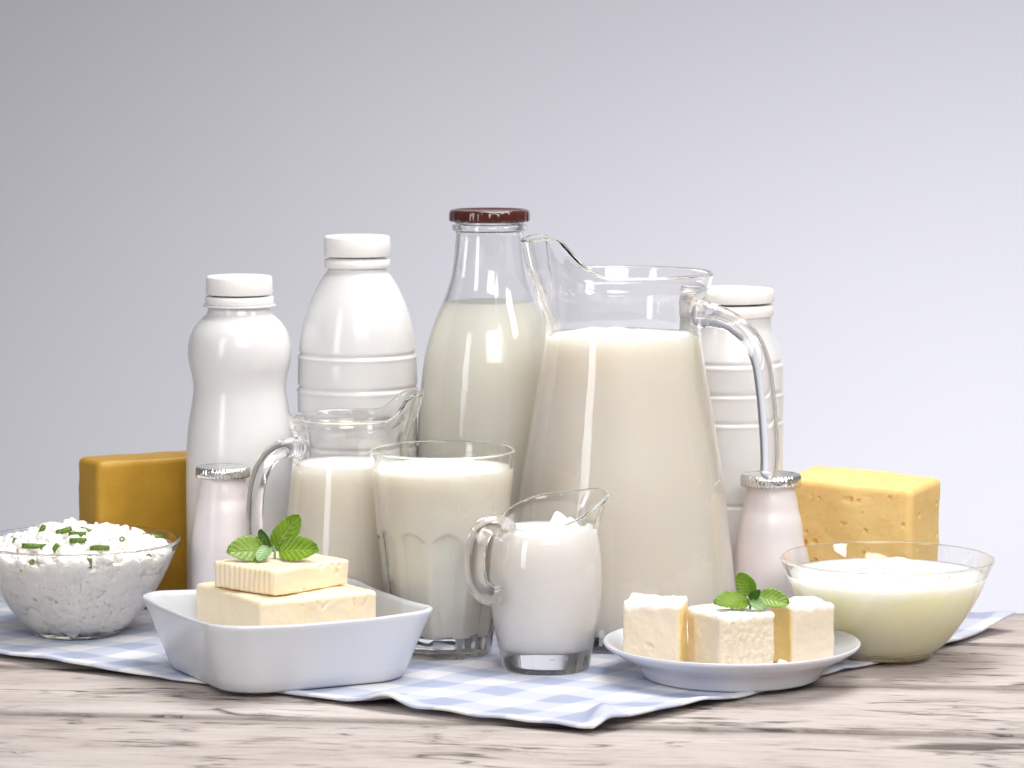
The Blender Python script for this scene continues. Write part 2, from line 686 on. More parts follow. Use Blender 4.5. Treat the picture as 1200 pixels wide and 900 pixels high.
def fill(o, wall, floor, level, dome=0.0, bumps=None):
    """Liquid body that reaches half-way into the glass wall."""
    cut = [(r, z) for (r, z) in o if floor < z < level]
    rl = interp(o, level)
    w0 = wall
    kf = (lambda z: w0(z) * 0.7) if callable(w0) else (lambda z: w0 * 0.6)
    k = kf(level)
    r0 = interp(o, floor) - kf(floor)
    prof = [(0, floor - 0.0002), (r0 * 0.6, floor - 0.0002), (r0 * 0.97, floor - 0.0001)]
    prof += [(r - kf(z), z) for (r, z) in cut if z > floor + 0.001]
    prof += [(rl - k, level)]
    top = []
    for t in (0.985, 0.95, 0.9, 0.8, 0.65, 0.5, 0.35, 0.2, 0.1):
        top.append(((rl - k) * t, level - 0.0006 * sstep(1.0, 0.93, t) + dome * (1 - t * t)))
    return prof + top + [(0, level - 0.0006 + dome)]


def block(size, spacing, rnd, wob=0.0, wobscale=40, pits=(), seed=0, fn=None):
    """Rounded, slightly uneven block; pits = [(centre, radius, depth)]. Base at z = 0."""
    sx, sy, sz = size
    hx, hy, hz = sx / 2, sy / 2, sz / 2
    keys, verts, faces = {}, [], []

    def add(p):
        k = (round(p[0] * 1e5), round(p[1] * 1e5), round(p[2] * 1e5))
        if k not in keys:
            keys[k] = len(verts)
            verts.append(Vector(p))
        return keys[k]
    nx, ny, nz = (max(2, int(s / spacing)) for s in size)

    def face(n1, n2, f):
        g = [[add(f(-1 + 2 * i / n1, -1 + 2 * j / n2)) for j in range(n2 + 1)] for i in range(n1 + 1)]
        for i in range(n1):
            for j in range(n2):
                faces.append((g[i][j], g[i + 1][j], g[i + 1][j + 1], g[i][j + 1]))
    for s in (-1, 1):
        face(nx, ny, lambda a, b: (a * hx, b * hy, s * hz))
        face(nx, nz, lambda a, b: (a * hx, s * hy, b * hz))
        face(ny, nz, lambda a, b: (s * hx, a * hy, b * hz))
    out = []
    off = Vector((seed * 3.7, seed * 1.3, seed * 2.1))
    for p in verts:
        q = Vector((max(-hx + rnd, min(hx - rnd, p.x)), max(-hy + rnd, min(hy - rnd, p.y)), max(-hz + rnd, min(hz - rnd, p.z))))
        d = p - q
        nrm = d.normalized() if d.length > 1e-9 else Vector((0, 0, 1))
        v = q + nrm * rnd
        if wob:
            v = v + nrm * wob * (noise.fractal(v * wobscale + off, 1.0, 2.0, 4) )
        for c, r, dep in pits:
            l = (v - Vector(c)).length
            if l < r:
                v = v - nrm * dep * (1 - (l / r) ** 2) ** 0.5
        if fn:
            v = fn(v, nrm)
        out.append((v.x, v.y, max(v.z + hz, 0.0)))
    return out, faces


# ------------------------------------------------------------------ the setting: backdrop and table
bx, by0, by1 = 3.0, 3.4, -1.2
bv, bf = [], []
# a paper sweep: wall, rounded bottom, floor
sweep = [(3.4, 2.4), (3.4, 0.6), (3.4, 0.0), (3.4, -0.55), (3.37, -0.68), (3.28, -0.78), (3.15, -0.82), (2.6, -0.83), (1.2, -0.83)]
for (y, z) in sweep:
    for i in range(9):
        bv.append((-bx + 2 * bx * i / 8, y, z))
for j in range(len(sweep) - 1):
    for i in range(8):
        bf.append((j * 9 + i, j * 9 + i + 1, (j + 1) * 9 + i + 1, (j + 1) * 9 + i))
tag(obj("backdrop", bv, bf, BACKDROP), label="plain pale lavender-grey studio backdrop behind the table", kind="structure")

TROT = math.radians(-6.5)                # the table's far edge comes a little nearer on the right
EDGE = Vector((0.32, 2.138))             # a point of the far edge
tdir = Vector((math.cos(TROT), math.sin(TROT)))
tnor = Vector((-tdir.y, tdir.x))


def edge_dist(x, y):                     # > 0 beyond the far edge
    return (Vector((x, y)) - EDGE).dot(tnor)


table = bpy.data.objects.new("table", None)
COL.objects.link(table)
table.location = (EDGE.x, EDGE.y, TZ)
table.rotation_euler = (0, 0, TROT)
tag(table, label="whitewashed weathered wooden table top of long boards", kind="structure")
bounds = [0.0, -0.118, -0.256, -0.3905, -0.54, -0.69]
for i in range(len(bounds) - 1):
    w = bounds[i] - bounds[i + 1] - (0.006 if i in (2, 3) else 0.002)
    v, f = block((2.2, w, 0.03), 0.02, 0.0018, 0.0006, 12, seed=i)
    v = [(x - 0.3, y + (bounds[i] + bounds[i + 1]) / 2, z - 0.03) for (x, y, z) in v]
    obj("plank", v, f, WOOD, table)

# ------------------------------------------------------------------ the gingham cloth
FEET = []                                # (x, y, radius) of everything that stands on it, filled below


def chk_feet(loc, r):
    FEET.append((loc.x, loc.y, r))


# ------------------------------------------------------------------ plastic bottles
def plastic_bottle(name, label, px, Y, cap_pts, body_pts, mat, group=None, ridges=()):
    base = foot(px, Y)
    chk_feet(base, 0.035)
    t = thing(name, label, "bottle", base, group=group)
    pts = px_prof(Y, body_pts)
    prof = smooth_profile(pts, 8)
    prof2 = []
    rows = [(z_at(Y, r) - CZ, d) for r, d in ridges]
    fine = []
    for (r0, z0), (r1, z1) in zip(prof[:-1], prof[1:]):
        m = max(1, int(abs(z1 - z0) / 0.0006)) if ridges else 1
        for k in range(m):
            fine.append((r0 + (r1 - r0) * k / m, z0 + (z1 - z0) * k / m))
    fine.append(prof[-1])
    for (r, z) in fine:
        for zz, d in rows:
            r += d * math.exp(-((z - zz) / 0.0011) ** 2)
        prof2.append((r, z))
    prof2 = [(0, 0.002), (prof2[0][0] * 0.7, 0.0015)] + prof2 + [(prof2[-1][0] * 0.6, prof2[-1][1]), (0, prof2[-1][1])]
    v, f = lathe(prof2, 96)
    obj("bottle_body", v, f, mat, t)
    c = px_prof(Y, cap_pts["cap"])
    zt = c[-1][1]
    rc = c[-1][0]
    z0 = c[0][1]
    capprof = [(rc * 0.5, z0 + 0.0004), (c[0][0] - 0.0012, z0 + 0.0003), (c[0][0] - 0.0003, z0 + 0.0002), (c[0][0], z0 + 0.0008),
               (rc, zt - 0.0016), (rc - 0.0004, zt - 0.0006), (rc - 0.0013, zt - 0.0001), (rc - 0.0024, zt), (rc * 0.5, zt + 0.0001), (0, zt + 0.0001)]
    nrib = 90

    def ribbed(th, r, z, i):
        rr = r * (1 + (0.004 * math.cos(nrib * th) if 3 <= i <= 4 else 0))
        return (rr * math.cos(th), rr * math.sin(th), z)
    v, f = lathe(capprof, 360, ribbed)
    cap = obj("cap", v, f, CAP_PLASTIC, t)
    b = px_prof(Y, cap_pts["band"])
    rb = b[0][0]
    zb0, zb1 = b[0][1], b[1][1]
    bandp = [(rb * 0.8, zb0), (rb - 0.0004, zb0), (rb, zb0 + 0.0005), (rb, zb1 - 0.0005), (rb - 0.0005, zb1), (rb * 0.8, zb1 + 0.0002)]
    v, f = lathe(bandp, 96)
    obj("tamper_band", v, f, CAP_PLASTIC, cap)
    if "flange" in cap_pts:
        g = px_prof(Y, [cap_pts["flange"]])[0]
        v, f = lathe([(g[0] * 0.8, g[1] - 0.0007), (g[0] - 0.0003, g[1] - 0.0006), (g[0], g[1]), (g[0] - 0.0003, g[1] + 0.0006), (g[0] * 0.8, g[1] + 0.0007)], 96)
        obj("neck_ring", v, f, mat, t)
    return t


YA = 2.115
plastic_bottle("yogurt_bottle", "glossy white plastic drinking yogurt bottle with pinched waist, leftmost of the tall bottles", 283.5, YA,
               {"cap": [(39, 345), (38.5, 323)], "band": [(40, 356), (40, 347)], "flange": (43, 357.5)},
               [(57, 728), (62, 724), (64, 712), (64, 620), (64, 560), (63.2, 525), (61, 500), (57.5, 478), (55, 462), (54.5, 452), (56, 440), (59.3, 426),
                (60.5, 414), (59.5, 401), (56, 389), (50, 379), (43, 372), (38, 367, 1), (36.5, 362, 1), (36.5, 350)], PLASTIC)
YB = 2.127
plastic_bottle("ribbed_bottle", "white plastic bottle with egg-shaped shoulders and ring grooves, beside the brown-lidded glass bottle", 420.5, YB,
               {"cap": [(39, 300), (38.5, 276)], "band": [(38.5, 313), (38.5, 303.5)]},
               [(60, 728), (66, 722), (69, 708), (69, 620), (69.5, 540), (69.5, 500), (70.3, 470), (70.3, 452), (70, 430), (68.8, 412), (65.5, 388), (61, 369),
                (55, 352), (48, 337), (41, 325), (36, 319, 1), (34, 315, 1), (34, 302)], PLASTIC,
               ridges=((413, -0.0011), (417, 0.0006), (452, -0.0011), (456, 0.0006), (486, -0.001), (520, -0.001)))
YD = 2.124
plastic_bottle("wide_cap_bottle", "white plastic bottle with wide cap, half hidden behind the big glass jug", 853.5, YD,
               {"cap": [(51, 354), (50.5, 338)], "band": [(50.5, 370), (50.5, 356.5)]},
               [(55, 728), (60, 722), (63, 708), (63, 600), (63, 520), (63.5, 470), (63, 440), (62, 426), (59, 414), (55, 402), (51.5, 392), (49, 384), (48.3, 378), (48.3, 360)], PLASTIC,
               ridges=((423, -0.0009), (427, 0.0005), (457, -0.0012), (461, 0.0005), (490, -0.0012), (494, 0.0005), (585, -0.001)))


# ------------------------------------------------------------------ small foil-topped yogurts
def small_yogurt(label, px, Y, s, lid_row):
    base = foot(px, Y)
    chk_feet(base, 0.024)
    t = thing("foil_top_yogurt", label, "yogurt bottle", base, group="foil-topped yogurt bottles")
    zl = z_at(Y, lid_row) - CZ
    u = scale_at(Y, 0.05) * s
    rr = [(0, 36), (-1.2, 36), (14, 30.5), (26, 32), (40, 35.5), (60, 38), (85, 41.3), (110, 42.3), (140, 42), (170, 41)]
    pts = [(r * u, zl - 15 * u - d * u) for d, r in rr[2:] if zl - 15 * u - d * u > 0.004]
    pts = [(pts[-1][0] * 0.93, 0.0), (pts[-1][0], 0.003)] + pts[::-1] + [(28 * u, zl - 18 * u), (32 * u, zl - 12 * u)]
    prof = smooth_profile(pts, 6)
    v, f = lathe([(0, 0.001)] + prof + [(0, prof[-1][1])], 80)
    obj("bottle_body", v, f, PLASTIC_PINK, t)
    R = 34.5 * u

    def crimp(th, r, z, i):
        k = r / R
        w = 0.011 * math.cos(46 * th) * sstep(0.9, 1.0, k)
        w += 0.006 * noise.noise(Vector((math.cos(th) * 9, math.sin(th) * 9, z * 900)))
        rr = r * (1 + w)
        return (rr * math.cos(th), rr * math.sin(th), z + 0.0003 * noise.noise(Vector((r * 600 * math.cos(th), r * 600 * math.sin(th), 3))))
    v, f = lathe([(R * 0.9, zl - 13.5 * u), (R * 0.985, zl - 13.5 * u), (R, zl - 10 * u), (R * 1.0, zl - 5 * u), (R * 0.985, zl - 2 * u), (R * 0.94, zl - 0.5 * u),
                  (R * 0.88, zl - 1.4 * u), (R * 0.6, zl - 1.6 * u), (R * 0.3, zl - 1.5 * u), (0, zl - 1.6 * u)], 276, crimp)
    obj("foil_lid", v, f, FOIL, t)
    return t


small_yogurt("small pinkish-white yogurt bottle with silver foil lid, in front of the pinched-waist bottle", 263, 2.058, 0.92, 546)
small_yogurt("small white yogurt bottle with silver foil lid, beside the holed yellow cheese", 902, 2.062, 1.02, 555)

# ------------------------------------------------------------------ tall glass milk bottle with brown lid
YM = 2.125
base = foot(574, YM)
chk_feet(base, 0.042)
t = thing("glass_milk_bottle", "tall clear glass bottle of creamy milk closed with a shiny brown lid", "bottle", base)
outer = px_prof(YM, [(74, 733), (81, 728), (85, 715), (85.5, 650), (85.5, 560), (84.8, 510), (82.5, 472), (77.5, 425), (72, 400), (66, 381), (58.5, 362), (51.5, 345),
                     (46, 327), (42.3, 305), (40, 285), (39.3, 275), (40, 271, 1), (43.5, 269.5), (44, 266.5), (43, 263.5), (40, 262.5, 1), (40, 252)])
prof, o = vessel(outer, 0.0021, 0.005)
v, f = lathe(prof, 112)
obj("glass_body", v, f, GLASS, t)
lev = z_at(YM, 353) - CZ
v, f = lathe(fill(o, 0.0021, 0.005, lev), 112)
obj("milk", v, f, MILK_CREAM, t)
c = px_prof(YM, [(47, 259.5), (47, 245.5)])
R, zb, zt = c[0][0], c[0][1], c[1][1]


def lugs(th, r, z, i):
    k = 1 + (0.010 * math.cos(24 * th) * (1 if 1 <= i <= 4 else 0))
    return (r * k * math.cos(th), r * k * math.sin(th), z)


v, f = lathe([(R * 0.86, zb + 0.0006), (R * 0.97, zb), (R * 1.005, zb + 0.0007), (R, zb + 0.0018), (R, zt - 0.0020), (R * 0.99, zt - 0.0010), (R * 0.965, zt - 0.0002),
              (R * 0.93, zt + 0.0001), (R * 0.88, zt - 0.0002), (R * 0.84, zt - 0.0009), (R * 0.5, zt - 0.0009), (0, zt - 0.0008)], 192, lugs)
obj("metal_lid", v, f, LID, t)

# ------------------------------------------------------------------ big glass jug
YJ = 2.045
base = foot(729, YJ)
chk_feet(base, 0.068)
t = thing("glass_jug", "big clear glass jug full of milk, tallest of the jugs, with open-ended handle", "jug", base)
outer = px_prof(YJ, [(120, 762), (129, 759), (134, 750), (135, 730), (132, 680), (125.5, 620), (118, 560), (105, 480), (95.5, 425), (91.5, 396), (91.5, 372), (94, 352), (98, 342), (101, 337), (102.5, 332), (104, 326), (105.5, 321)])
prof, o = vessel(outer, 0.0030, 0.009)
zc0, zc1 = z_at(YJ, 400) - CZ, z_at(YJ, 321) - CZ
uJ = scale_at(YJ, 0.15)
SPJ = PI + math.radians(8)


def jug_spout(th, r, z, i):
    d = abs((th - SPJ + PI) % (2 * PI) - PI)
    w = sstep(math.radians(72), math.radians(22), d)
    narrow = sstep(math.radians(34), math.radians(4), d)
    h = sstep(zc0, zc1, z) ** 1.5
    h2 = sstep(zc0 + (zc1 - zc0) * .45, zc1, z) ** 1.2
    r2 = r + uJ * (16 * narrow * h - 6 * h * w * (1 - narrow))
    z2 = z + uJ * (44 * w - 5 * narrow) * h2 - 0.0
    return (r2 * math.cos(th), r2 * math.sin(th), z2)


v, f = lathe(prof, 144, jug_spout)
obj("glass_body", v, f, GLASS, t)
lev = z_at(YJ, 391) - CZ


def froth(th, r, z, i):
    n = 0.0
    if abs(z - lev) < 0.001 and r < 0.047:
        n = max(0, noise.noise(Vector((math.cos(th) * r * 90, math.sin(th) * r * 90, 1.7)))) * 0.0045 * sstep(0.047, 0.036, r)
    return (r * math.cos(th), r * math.sin(th), z + n)


mp = fill(o, 0.0030, 0.009, lev)
rl = mp[-2][0] * 10
top = [q for q in mp if q[1] < lev - 0.0004 and q[0] > 0]
top = [q for q in mp[:mp.index((mp[-11][0], mp[-11][1])) + 1]]
mp2 = top + [(top[-1][0] * k / 30, lev - 0.0005) for k in range(29, 0, -1)] + [(0, lev - 0.0005)]
v, f = lathe(mp2, 144, froth)
obj("milk", v, f, MILK, t)
HA = math.radians(-24)


def handle(parent, pts, rads, cx, Y, ang, base, sign, flat=1.0):
    """Handle drawn in the vertical plane through the axis; ang turns it toward the viewer."""
    ca = math.cos(ang)
    path, rr = [], []
    for (px, py), r in zip(pts, rads):
        z = z_at(Y, py)
        rad = abs(px - cx) * scale_at(Y, z) / ca
        path.append((sign * rad * ca, -rad * math.sin(abs(ang)), z - base.z))
        rr.append(r * scale_at(Y, z))
    v, f = tube(path, rr, 24, 8, flat)
    return obj("handle", v, f, GLASS, parent)


handle(t, [(819, 365), (836, 367), (856, 375), (874, 391), (885, 416), (890.5, 450), (894, 490), (895.5, 525), (894.5, 543)],
       [16, 13.5, 11.8, 11.3, 11.2, 11.2, 11.2, 10.8, 10], 729, YJ, HA, base, 1, 1.0)

# ------------------------------------------------------------------ lower glass jug behind the small cheese dish
Y2 = 2.047
base = foot(412, Y2)
chk_feet(base, 0.044)
t = thing("glass_jug", "medium glass jug of milk standing between the small foil-top yogurt and the tumbler", "jug", base)
outer = px_prof(Y2, [(72, 742), (79, 739), (82.5, 730), (83, 700), (80, 655), (75, 605), (70, 560), (67.5, 530), (67.5, 512), (70, 502), (71.5, 498), (71.5, 492), (73, 489)])
prof, o = vessel(outer, 0.0026, 0.007)
za, zb_ = z_at(Y2, 520) - CZ, z_at(Y2, 489) - CZ
u2 = scale_at(Y2, 0.1)


def jug2_spout(th, r, z, i):
    d = abs((th + math.radians(-8) + PI) % (2 * PI) - PI)
    w = sstep(math.radians(62), math.radians(15), d)
    nr = sstep(math.radians(32), math.radians(4), d)
    h = sstep(za, zb_, z) ** 1.3
    r2 = r + u2 * 14 * nr * h
    return (r2 * math.cos(th), r2 * math.sin(th), z + u2 * 27 * w * h)


v, f = lathe(prof, 128, jug2_spout)
obj("glass_body", v, f, GLASS, t)
v, f = lathe(fill(o, 0.0026, 0.007, z_at(Y2, 541) - CZ), 112)
obj("milk", v, f, MILK, t)
handle(t, [(353, 521), (340, 521), (325, 526), (313, 541), (306, 562), (303, 590), (303, 620), (306, 648)], [13, 11.5, 10.5, 10, 10, 10, 9.5, 8.5], 412, Y2, math.radians(-25), base, -1)

# ------------------------------------------------------------------ fluted tumbler
YG = 1.982
base = foot(519, YG)
chk_feet(base, 0.033)
t = thing("drinking_glass", "fluted glass tumbler of milk beside the small creamer", "glass", base)
outer = px_prof(YG, [(54, 765), (57, 762), (58.5, 755), (61, 735), (69, 690), (73.5, 650), (77, 615), (79.5, 588), (83.5, 548), (85, 534), (85.5, 528)])
floor = 0.0122
GW = lambda z: 0.0018 + 0.0026 * sstep(z_at(YG, 590), z_at(YG, 640), z)
prof, o = vessel(outer, GW, floor)
zf = z_at(YG, 616) - CZ
NF = 10


def flutes(th, r, z, i):
    is_outer = i < len(o) + 2
    if is_outer and r > 0:
        seg = 2 * PI / NF
        a = ((th + 0.2 + seg / 2) % seg) - seg / 2
        arch = zf - 0.006 * (abs(a) / (seg / 2)) ** 2 * 1.2
        w = sstep(arch + 0.0012, arch - 0.0012, z)
        poly = math.cos(seg / 2) / math.cos(a)
        r = r * (1 - w * (1 - poly) * 0.9 - 0.014 * w * math.cos(PI * a / seg) ** 2 + 0.010 * (1 - w) * sstep(zf + 0.02, zf, z))
    return (r * math.cos(th), r * math.sin(th), z)


fine = []
for (r0, z0), (r1, z1) in zip(prof[:-1], prof[1:]):
    m = max(1, int(abs(z1 - z0) / 0.0008)) if r0 > 0.02 else 1
    for k in range(m):
        fine.append((r0 + (r1 - r0) * k / m, z0 + (z1 - z0) * k / m))
fine.append(prof[-1])
n_outer = max(range(len(fine)), key=lambda k: fine[k][1])


def flutes2(th, r, z, i):
    return flutes(th, r, z, 0 if i <= n_outer else 10 ** 6)


v, f = lathe(fine, 200, flutes2)
obj("glass_body", v, f, GLASS_GREEN, t)
kk = 0.0021
mpf = fill(o, GW, floor, z_at(YG, 547) - CZ)
mfine = []
for (r0, z0), (r1, z1) in zip(mpf[:-1], mpf[1:]):
    m = max(1, int(abs(z1 - z0) / 0.0008))
    for k in range(m):
        mfine.append((r0 + (r1 - r0) * k / m, z0 + (z1 - z0) * k / m))
mfine.append(mpf[-1])
v, f = lathe(mfine, 200, flutes2)
obj("milk", v, f, MILK_THICK, t)

# ------------------------------------------------------------------ small creamer in front
YC = 1.932
base = foot(639.5, YC)
chk_feet(base, 0.03)
t = thing("creamer_jug", "small round-bellied glass creamer with thick loop handle, in front of the big jug", "jug", base)
outer = px_prof(YC, [(46, 785), (50, 783), (52.5, 774), (55.5, 757), (62, 725), (65.8, 690), (66, 665), (63.5, 640), (59, 620), (55.5, 607), (55, 600), (56, 596)])
prof, o = vessel(outer, 0.0023, 0.0125)
zs0, zs1 = z_at(YC, 628) - CZ, z_at(YC, 596) - CZ
uC = scale_at(YC, 0.08)
SPC = math.radians(18)


def creamer_spout(th, r, z, i):
    d = abs((th - SPC + PI) % (2 * PI) - PI)
    nr = sstep(math.radians(50), math.radians(4), d)
    h = sstep(zs0, zs1, z)
    tilt = math.cos(th - SPC)
    r2 = r + uC * (20 * nr - 3 * sstep(0.2, -0.5, tilt)) * h
    z2 = z + uC * (16 * math.cos(th - math.radians(55)) - 5 + 8 * nr) * h
    return (r2 * math.cos(th), r2 * math.sin(th), z2)


v, f = lathe(prof, 128, creamer_spout)
obj("glass_body", v, f, GLASS_GREEN, t)
lev = z_at(YC, 618) - CZ
mp = fill(o, 0.0023, 0.0125, lev)
body = mp[:-10]
mp2 = body + [(body[-1][0] * k / 26, lev - 0.0004) for k in range(25, 0, -1)] + [(0, lev - 0.0004)]


def peaks(th, r, z, i):
    x, y = r * math.cos(th), r * math.sin(th)
    if z > lev - 0.0008:
        g = noise.noise(Vector((x * 120, y * 120, 4.2))) * 0.0016 * sstep(0.028, 0.02, r)
        pk = 0.0095 * math.exp(-(((x - 0.0095) / 0.0055) ** 2 + ((y - 0.004) / 0.006) ** 2))
        pk += 0.007 * math.exp(-(((x - 0.017) / 0.0035) ** 2 + ((y + 0.003) / 0.004) ** 2))
        lean = -0.32 * pk
        return (x + lean, y, z + g + pk)
    return (x, y, z)


v, f = lathe(mp2, 120, peaks)
obj("cream", v, f, SOUR_CREAM, t)
handle(t, [(592, 616), (580, 609.5), (567, 613), (559, 630), (557, 655), (561, 677), (572, 689), (588, 689)], [14, 13, 12.5, 12, 12, 12, 12.5, 15], 639.5, YC, math.radians(-34), base, -1)


# ------------------------------------------------------------------ glass bowls
def glass_bowl(name, label, px, Y, s):
    base = foot(px, Y)
    chk_feet(base, 0.034 * s)
    t = thing(name, label, "bowl", base)
    u = scale_at(Y, 0.03) * s
    pts = [(50, 0), (54, 1.5), (56, 5), (59, 8), (72, 19), (88, 40), (100, 59), (111, 80), (118.5, 98), (123.5, 109), (126, 114)]
    outer = [(r * u, z * u) for r, z in pts]
    prof, o = vessel(outer, 0.0022, 0.0042)
    v, f = lathe(prof, 144)
    obj("glass_body", v, f, GLASS, t)
    return t, base, o, u


YR = 1.970
t, base, o, u = glass_bowl("glass_bowl", "clear glass bowl of milky whey in front of the holed yellow cheese", 1038, YR, 1.0)
lev = 97 * u
v, f = lathe(fill(o, 0.0022, 0.0042, lev), 144)
obj("whey", v, f, WHEY, t)
for k, (dx, dy, r) in enumerate(((-0.016, 0.004, 0.021), (0.022, -0.008, 0.020), (0.010, 0.028, 0.018))):
    vb, fb = lathe([(0, -r)] + [(r * math.cos(a), r * math.sin(a)) for a in [(-PI / 2 + PI * j / 24) for j in range(1, 24)]] + [(0, r)], 48,
                   lambda th, rr, z, i: (lambda q: (q.x, q.y, q.z))(Vector((rr * math.cos(th), rr * math.sin(th), z)) * (1 + 0.06 * noise.noise(Vector((rr * math.cos(th), rr * math.sin(th), z)) * 60 + Vector((k, 0, 0))))))
    ob = obj("mozzarella_ball", vb, fb, SOUR_CREAM)
    ob.location = (base.x + dx, base.y + dy, CZ + lev - r * 0.70)
    tag(ob, ["white mozzarella ball breaking the whey at the left of the right glass bowl", "white mozzarella ball breaking the whey at the right front of the right glass bowl",
             "white mozzarella ball at the back of the right glass bowl"][k], "cheese ball", "mozzarella balls in the right bowl")

YL = 2.045
t, base, o, u = glass_bowl("glass_bowl", "clear glass bowl heaped with cottage cheese and chives at the left edge", 92, YL, 0.955)
BL = base.copy()
lev = 104 * u
mound = lambda r: lev + 0.0135 * (1 - (r / (118 * u)) ** 2)
core = fill(o, 0.0022, 0.0042, lev - 0.006)[:-10]
RB = core[-1][0]
rng = random.Random(3)
core = [(max(r - 0.0012, 0), z) for r, z in core] + [(RB * k / 16, mound(RB * k / 16) - 0.0055) for k in range(15, 0, -1)] + [(0, mound(0) - 0.0055)]


def lumpy(th, r, z, i):
    x, y = r * math.cos(th), r * math.sin(th)
    n = noise.cell(Vector((x * 150, y * 150, z * 150))) * 0.0
    n = noise.noise(Vector((x * 110, y * 110, z * 110)))
    k = 1 + 0.03 * n
    return (x * k, y * k, z + 0.001 * n)


cv, cf = lathe(core, 120, lumpy)
cv = [tuple(p) for p in cv]


def ico():
    bm = bmesh.new()
    bmesh.ops.create_icosphere(bm, subdivisions=2, radius=1)
    vv = [v.co.copy() for v in bm.verts]
    ff = [tuple(x.index for x in fa.verts) for fa in bm.faces]
    bm.free()
    return vv, ff


IV, IF = ico()


def curd(c, r):
    sx, sy, sz = r * rng.uniform(.75, 1.3), r * rng.uniform(.75, 1.3), r * rng.uniform(.65, 1.05)
    rot = Matrix.Rotation(rng.uniform(0, 6.28), 3, 'Z') @ Matrix.Rotation(rng.uniform(-.8, .8), 3, 'X')
    off = Vector((rng.uniform(0, 90), rng.uniform(0, 90), 0))
    n0 = len(cv)
    for p in IV:
        q = Vector((p.x * sx, p.y * sy, p.z * sz)) * (1 + 0.45 * noise.noise(p * 1.5 + off) + 0.15 * noise.noise(p * 3.5 + off))
        q = rot @ q
        cv.append((c[0] + q.x, c[1] + q.y, c[2] + q.z))
    for fa in IF:
        cf.append(tuple(n0 + i for i in fa))


for k in range(900):                     # heaped on top
    rr = RB * 0.975 * math.sqrt(rng.random())
    th = rng.uniform(0, 2 * PI)
    r = 0.0013 + 0.0032 * rng.random() ** 1.6
    curd((rr * math.cos(th), rr * math.sin(th), mound(rr) - 0.003 + rng.uniform(-0.002, 0.003) + 0.0030 * noise.noise(Vector((rr * math.cos(th) * 90, rr * math.sin(th) * 90, 7)))), r)
for k in range(420):                     # pressed against the glass
    z = rng.uniform(0.010, lev - 0.002)
    th = rng.uniform(PI, 2 * PI)
    rw = interp(o, z) - 0.0022
    r = rng.uniform(0.0035, 0.0085)
    rr = rw - r * 0.45
    if rr > 0:
        n0 = len(cv)
        curd((rr * math.cos(th), rr * math.sin(th), z), r)
        for q in range(n0, len(cv)):     # flatten where the glass stops it
            x, y, zz = cv[q]
            rad = math.hypot(x, y)
            lim = interp(o, max(zz, 0.003)) - 0.0011
            if rad > lim:
                cv[q] = (x * lim / rad, y * lim / rad, zz)
tag(obj("cottage_cheese", cv, cf, CURD, t), kind="stuff")

# chives: (px, py, angle, length px, where)
CH = [(47.7, 624, 72, 19, 0), (40, 640, -4, 28, 0), (64.6, 642, 60, 10, 0), (91, 626, 2, 20, 0), (91.5, 633.5, 4, 19, 0), (102, 622, -20, 16, 0), (117, 642, 2, 22, 0),
      (141, 617, 9, 18, 0), (107, 612, 70, 8, 0), (179, 629, -8, 24, 0), (169, 654.5, 26, 16, 1), (32.6, 662, 36, 20, 1), (104.6, 659, 86, 12, 1), (75, 622, 18, 19, 0),
      (19, 634, -20, 8, 0), (13, 620, 30, 7, 0), (143, 631.5, 0, 0, 2), (3, 622, 60, 9, 0)]
ORD = ["first", "second", "third", "fourth", "fifth", "sixth", "seventh", "eighth", "ninth", "tenth", "eleventh", "twelfth", "thirteenth", "fourteenth", "fifteenth"]
for (px, py, ang, ln, where) in CH:
    u3 = scale_at(YL, 0.06)
    # find where this sight line meets the heap
    best = None
    for s in range(0, 260):
        Y = BL.y - 0.062 + s * 0.0005
        p = at(px, py, Y)
        rr = math.hypot(p.x - BL.x, p.y - BL.y)
        if where != 1 and rr < RB * 1.02 and p.z - CZ <= mound(rr) + 0.001:
            best = p
            break
        if where == 1 and rr < interp(o, p.z - CZ) - 0.0040:
            best = p
            break
    if best is None:
        continue
    L = max(ln, 5) * u3
    r = 3.1 * u3
    prof = [(r * 0.5, -L / 2 + 0.0015), (r * 0.62, -L / 2), (r, -L / 2), (r * 1.04, -L * 0.2), (r, L * 0.2), (r, L / 2), (r * 0.62, L / 2), (r * 0.5, L / 2 - 0.0015)]
    v, f = lathe(prof, 18)
    v = [(z, x, y) for (x, y, z) in v]
    ob = obj("chive_piece", v, f, CHIVE)
    ob.location = best
    if where == 2:
        ob.rotation_euler = (0, math.radians(-12), math.radians(-80))
    else:
        a = math.radians(ang)
        if where == 0:
            ob.rotation_euler = (0, -a * 0.85, rng.uniform(-0.25, 0.25))
        else:
            ob.rotation_euler = (0, -a, (PI / 2 + math.atan2(best.y - BL.y, best.x - BL.x)))
    if where == 2:
        lab = "green chive piece seen end-on as a ring in the cottage cheese"
    else:
        same = sorted(c[0] for c in CH if c[4] == where)
        lab = "green chive piece " + ("lying on top of the cottage cheese" if where == 0 else "pressed behind the bowl glass in the cottage cheese") + ", " + ORD[same.index(px)] + " from the left"
    tag(ob, lab, "chive", "chopped chives in the left bowl")

# ------------------------------------------------------------------ yellow cheeses at the back
rng = random.Random(11)


def on_faces(size, n, r0, r1, faces):
    pits = []
    hx, hy, hz = (s / 2 for s in size)
    for _ in range(n):
        fa = rng.choice(faces)
        a, b = rng.uniform(-.9, .9), rng.uniform(-.85, .9)
        c = {'-y': (a * hx, -hy, b * hz), '+x': (hx, a * hy, b * hz), '-x': (-hx, a * hy, b * hz), '+z': (a * hx, b * hy, hz)}[fa]
        r = rng.uniform(r0, r1)
        pits.append((c, r, r * 1.5))
    return pits


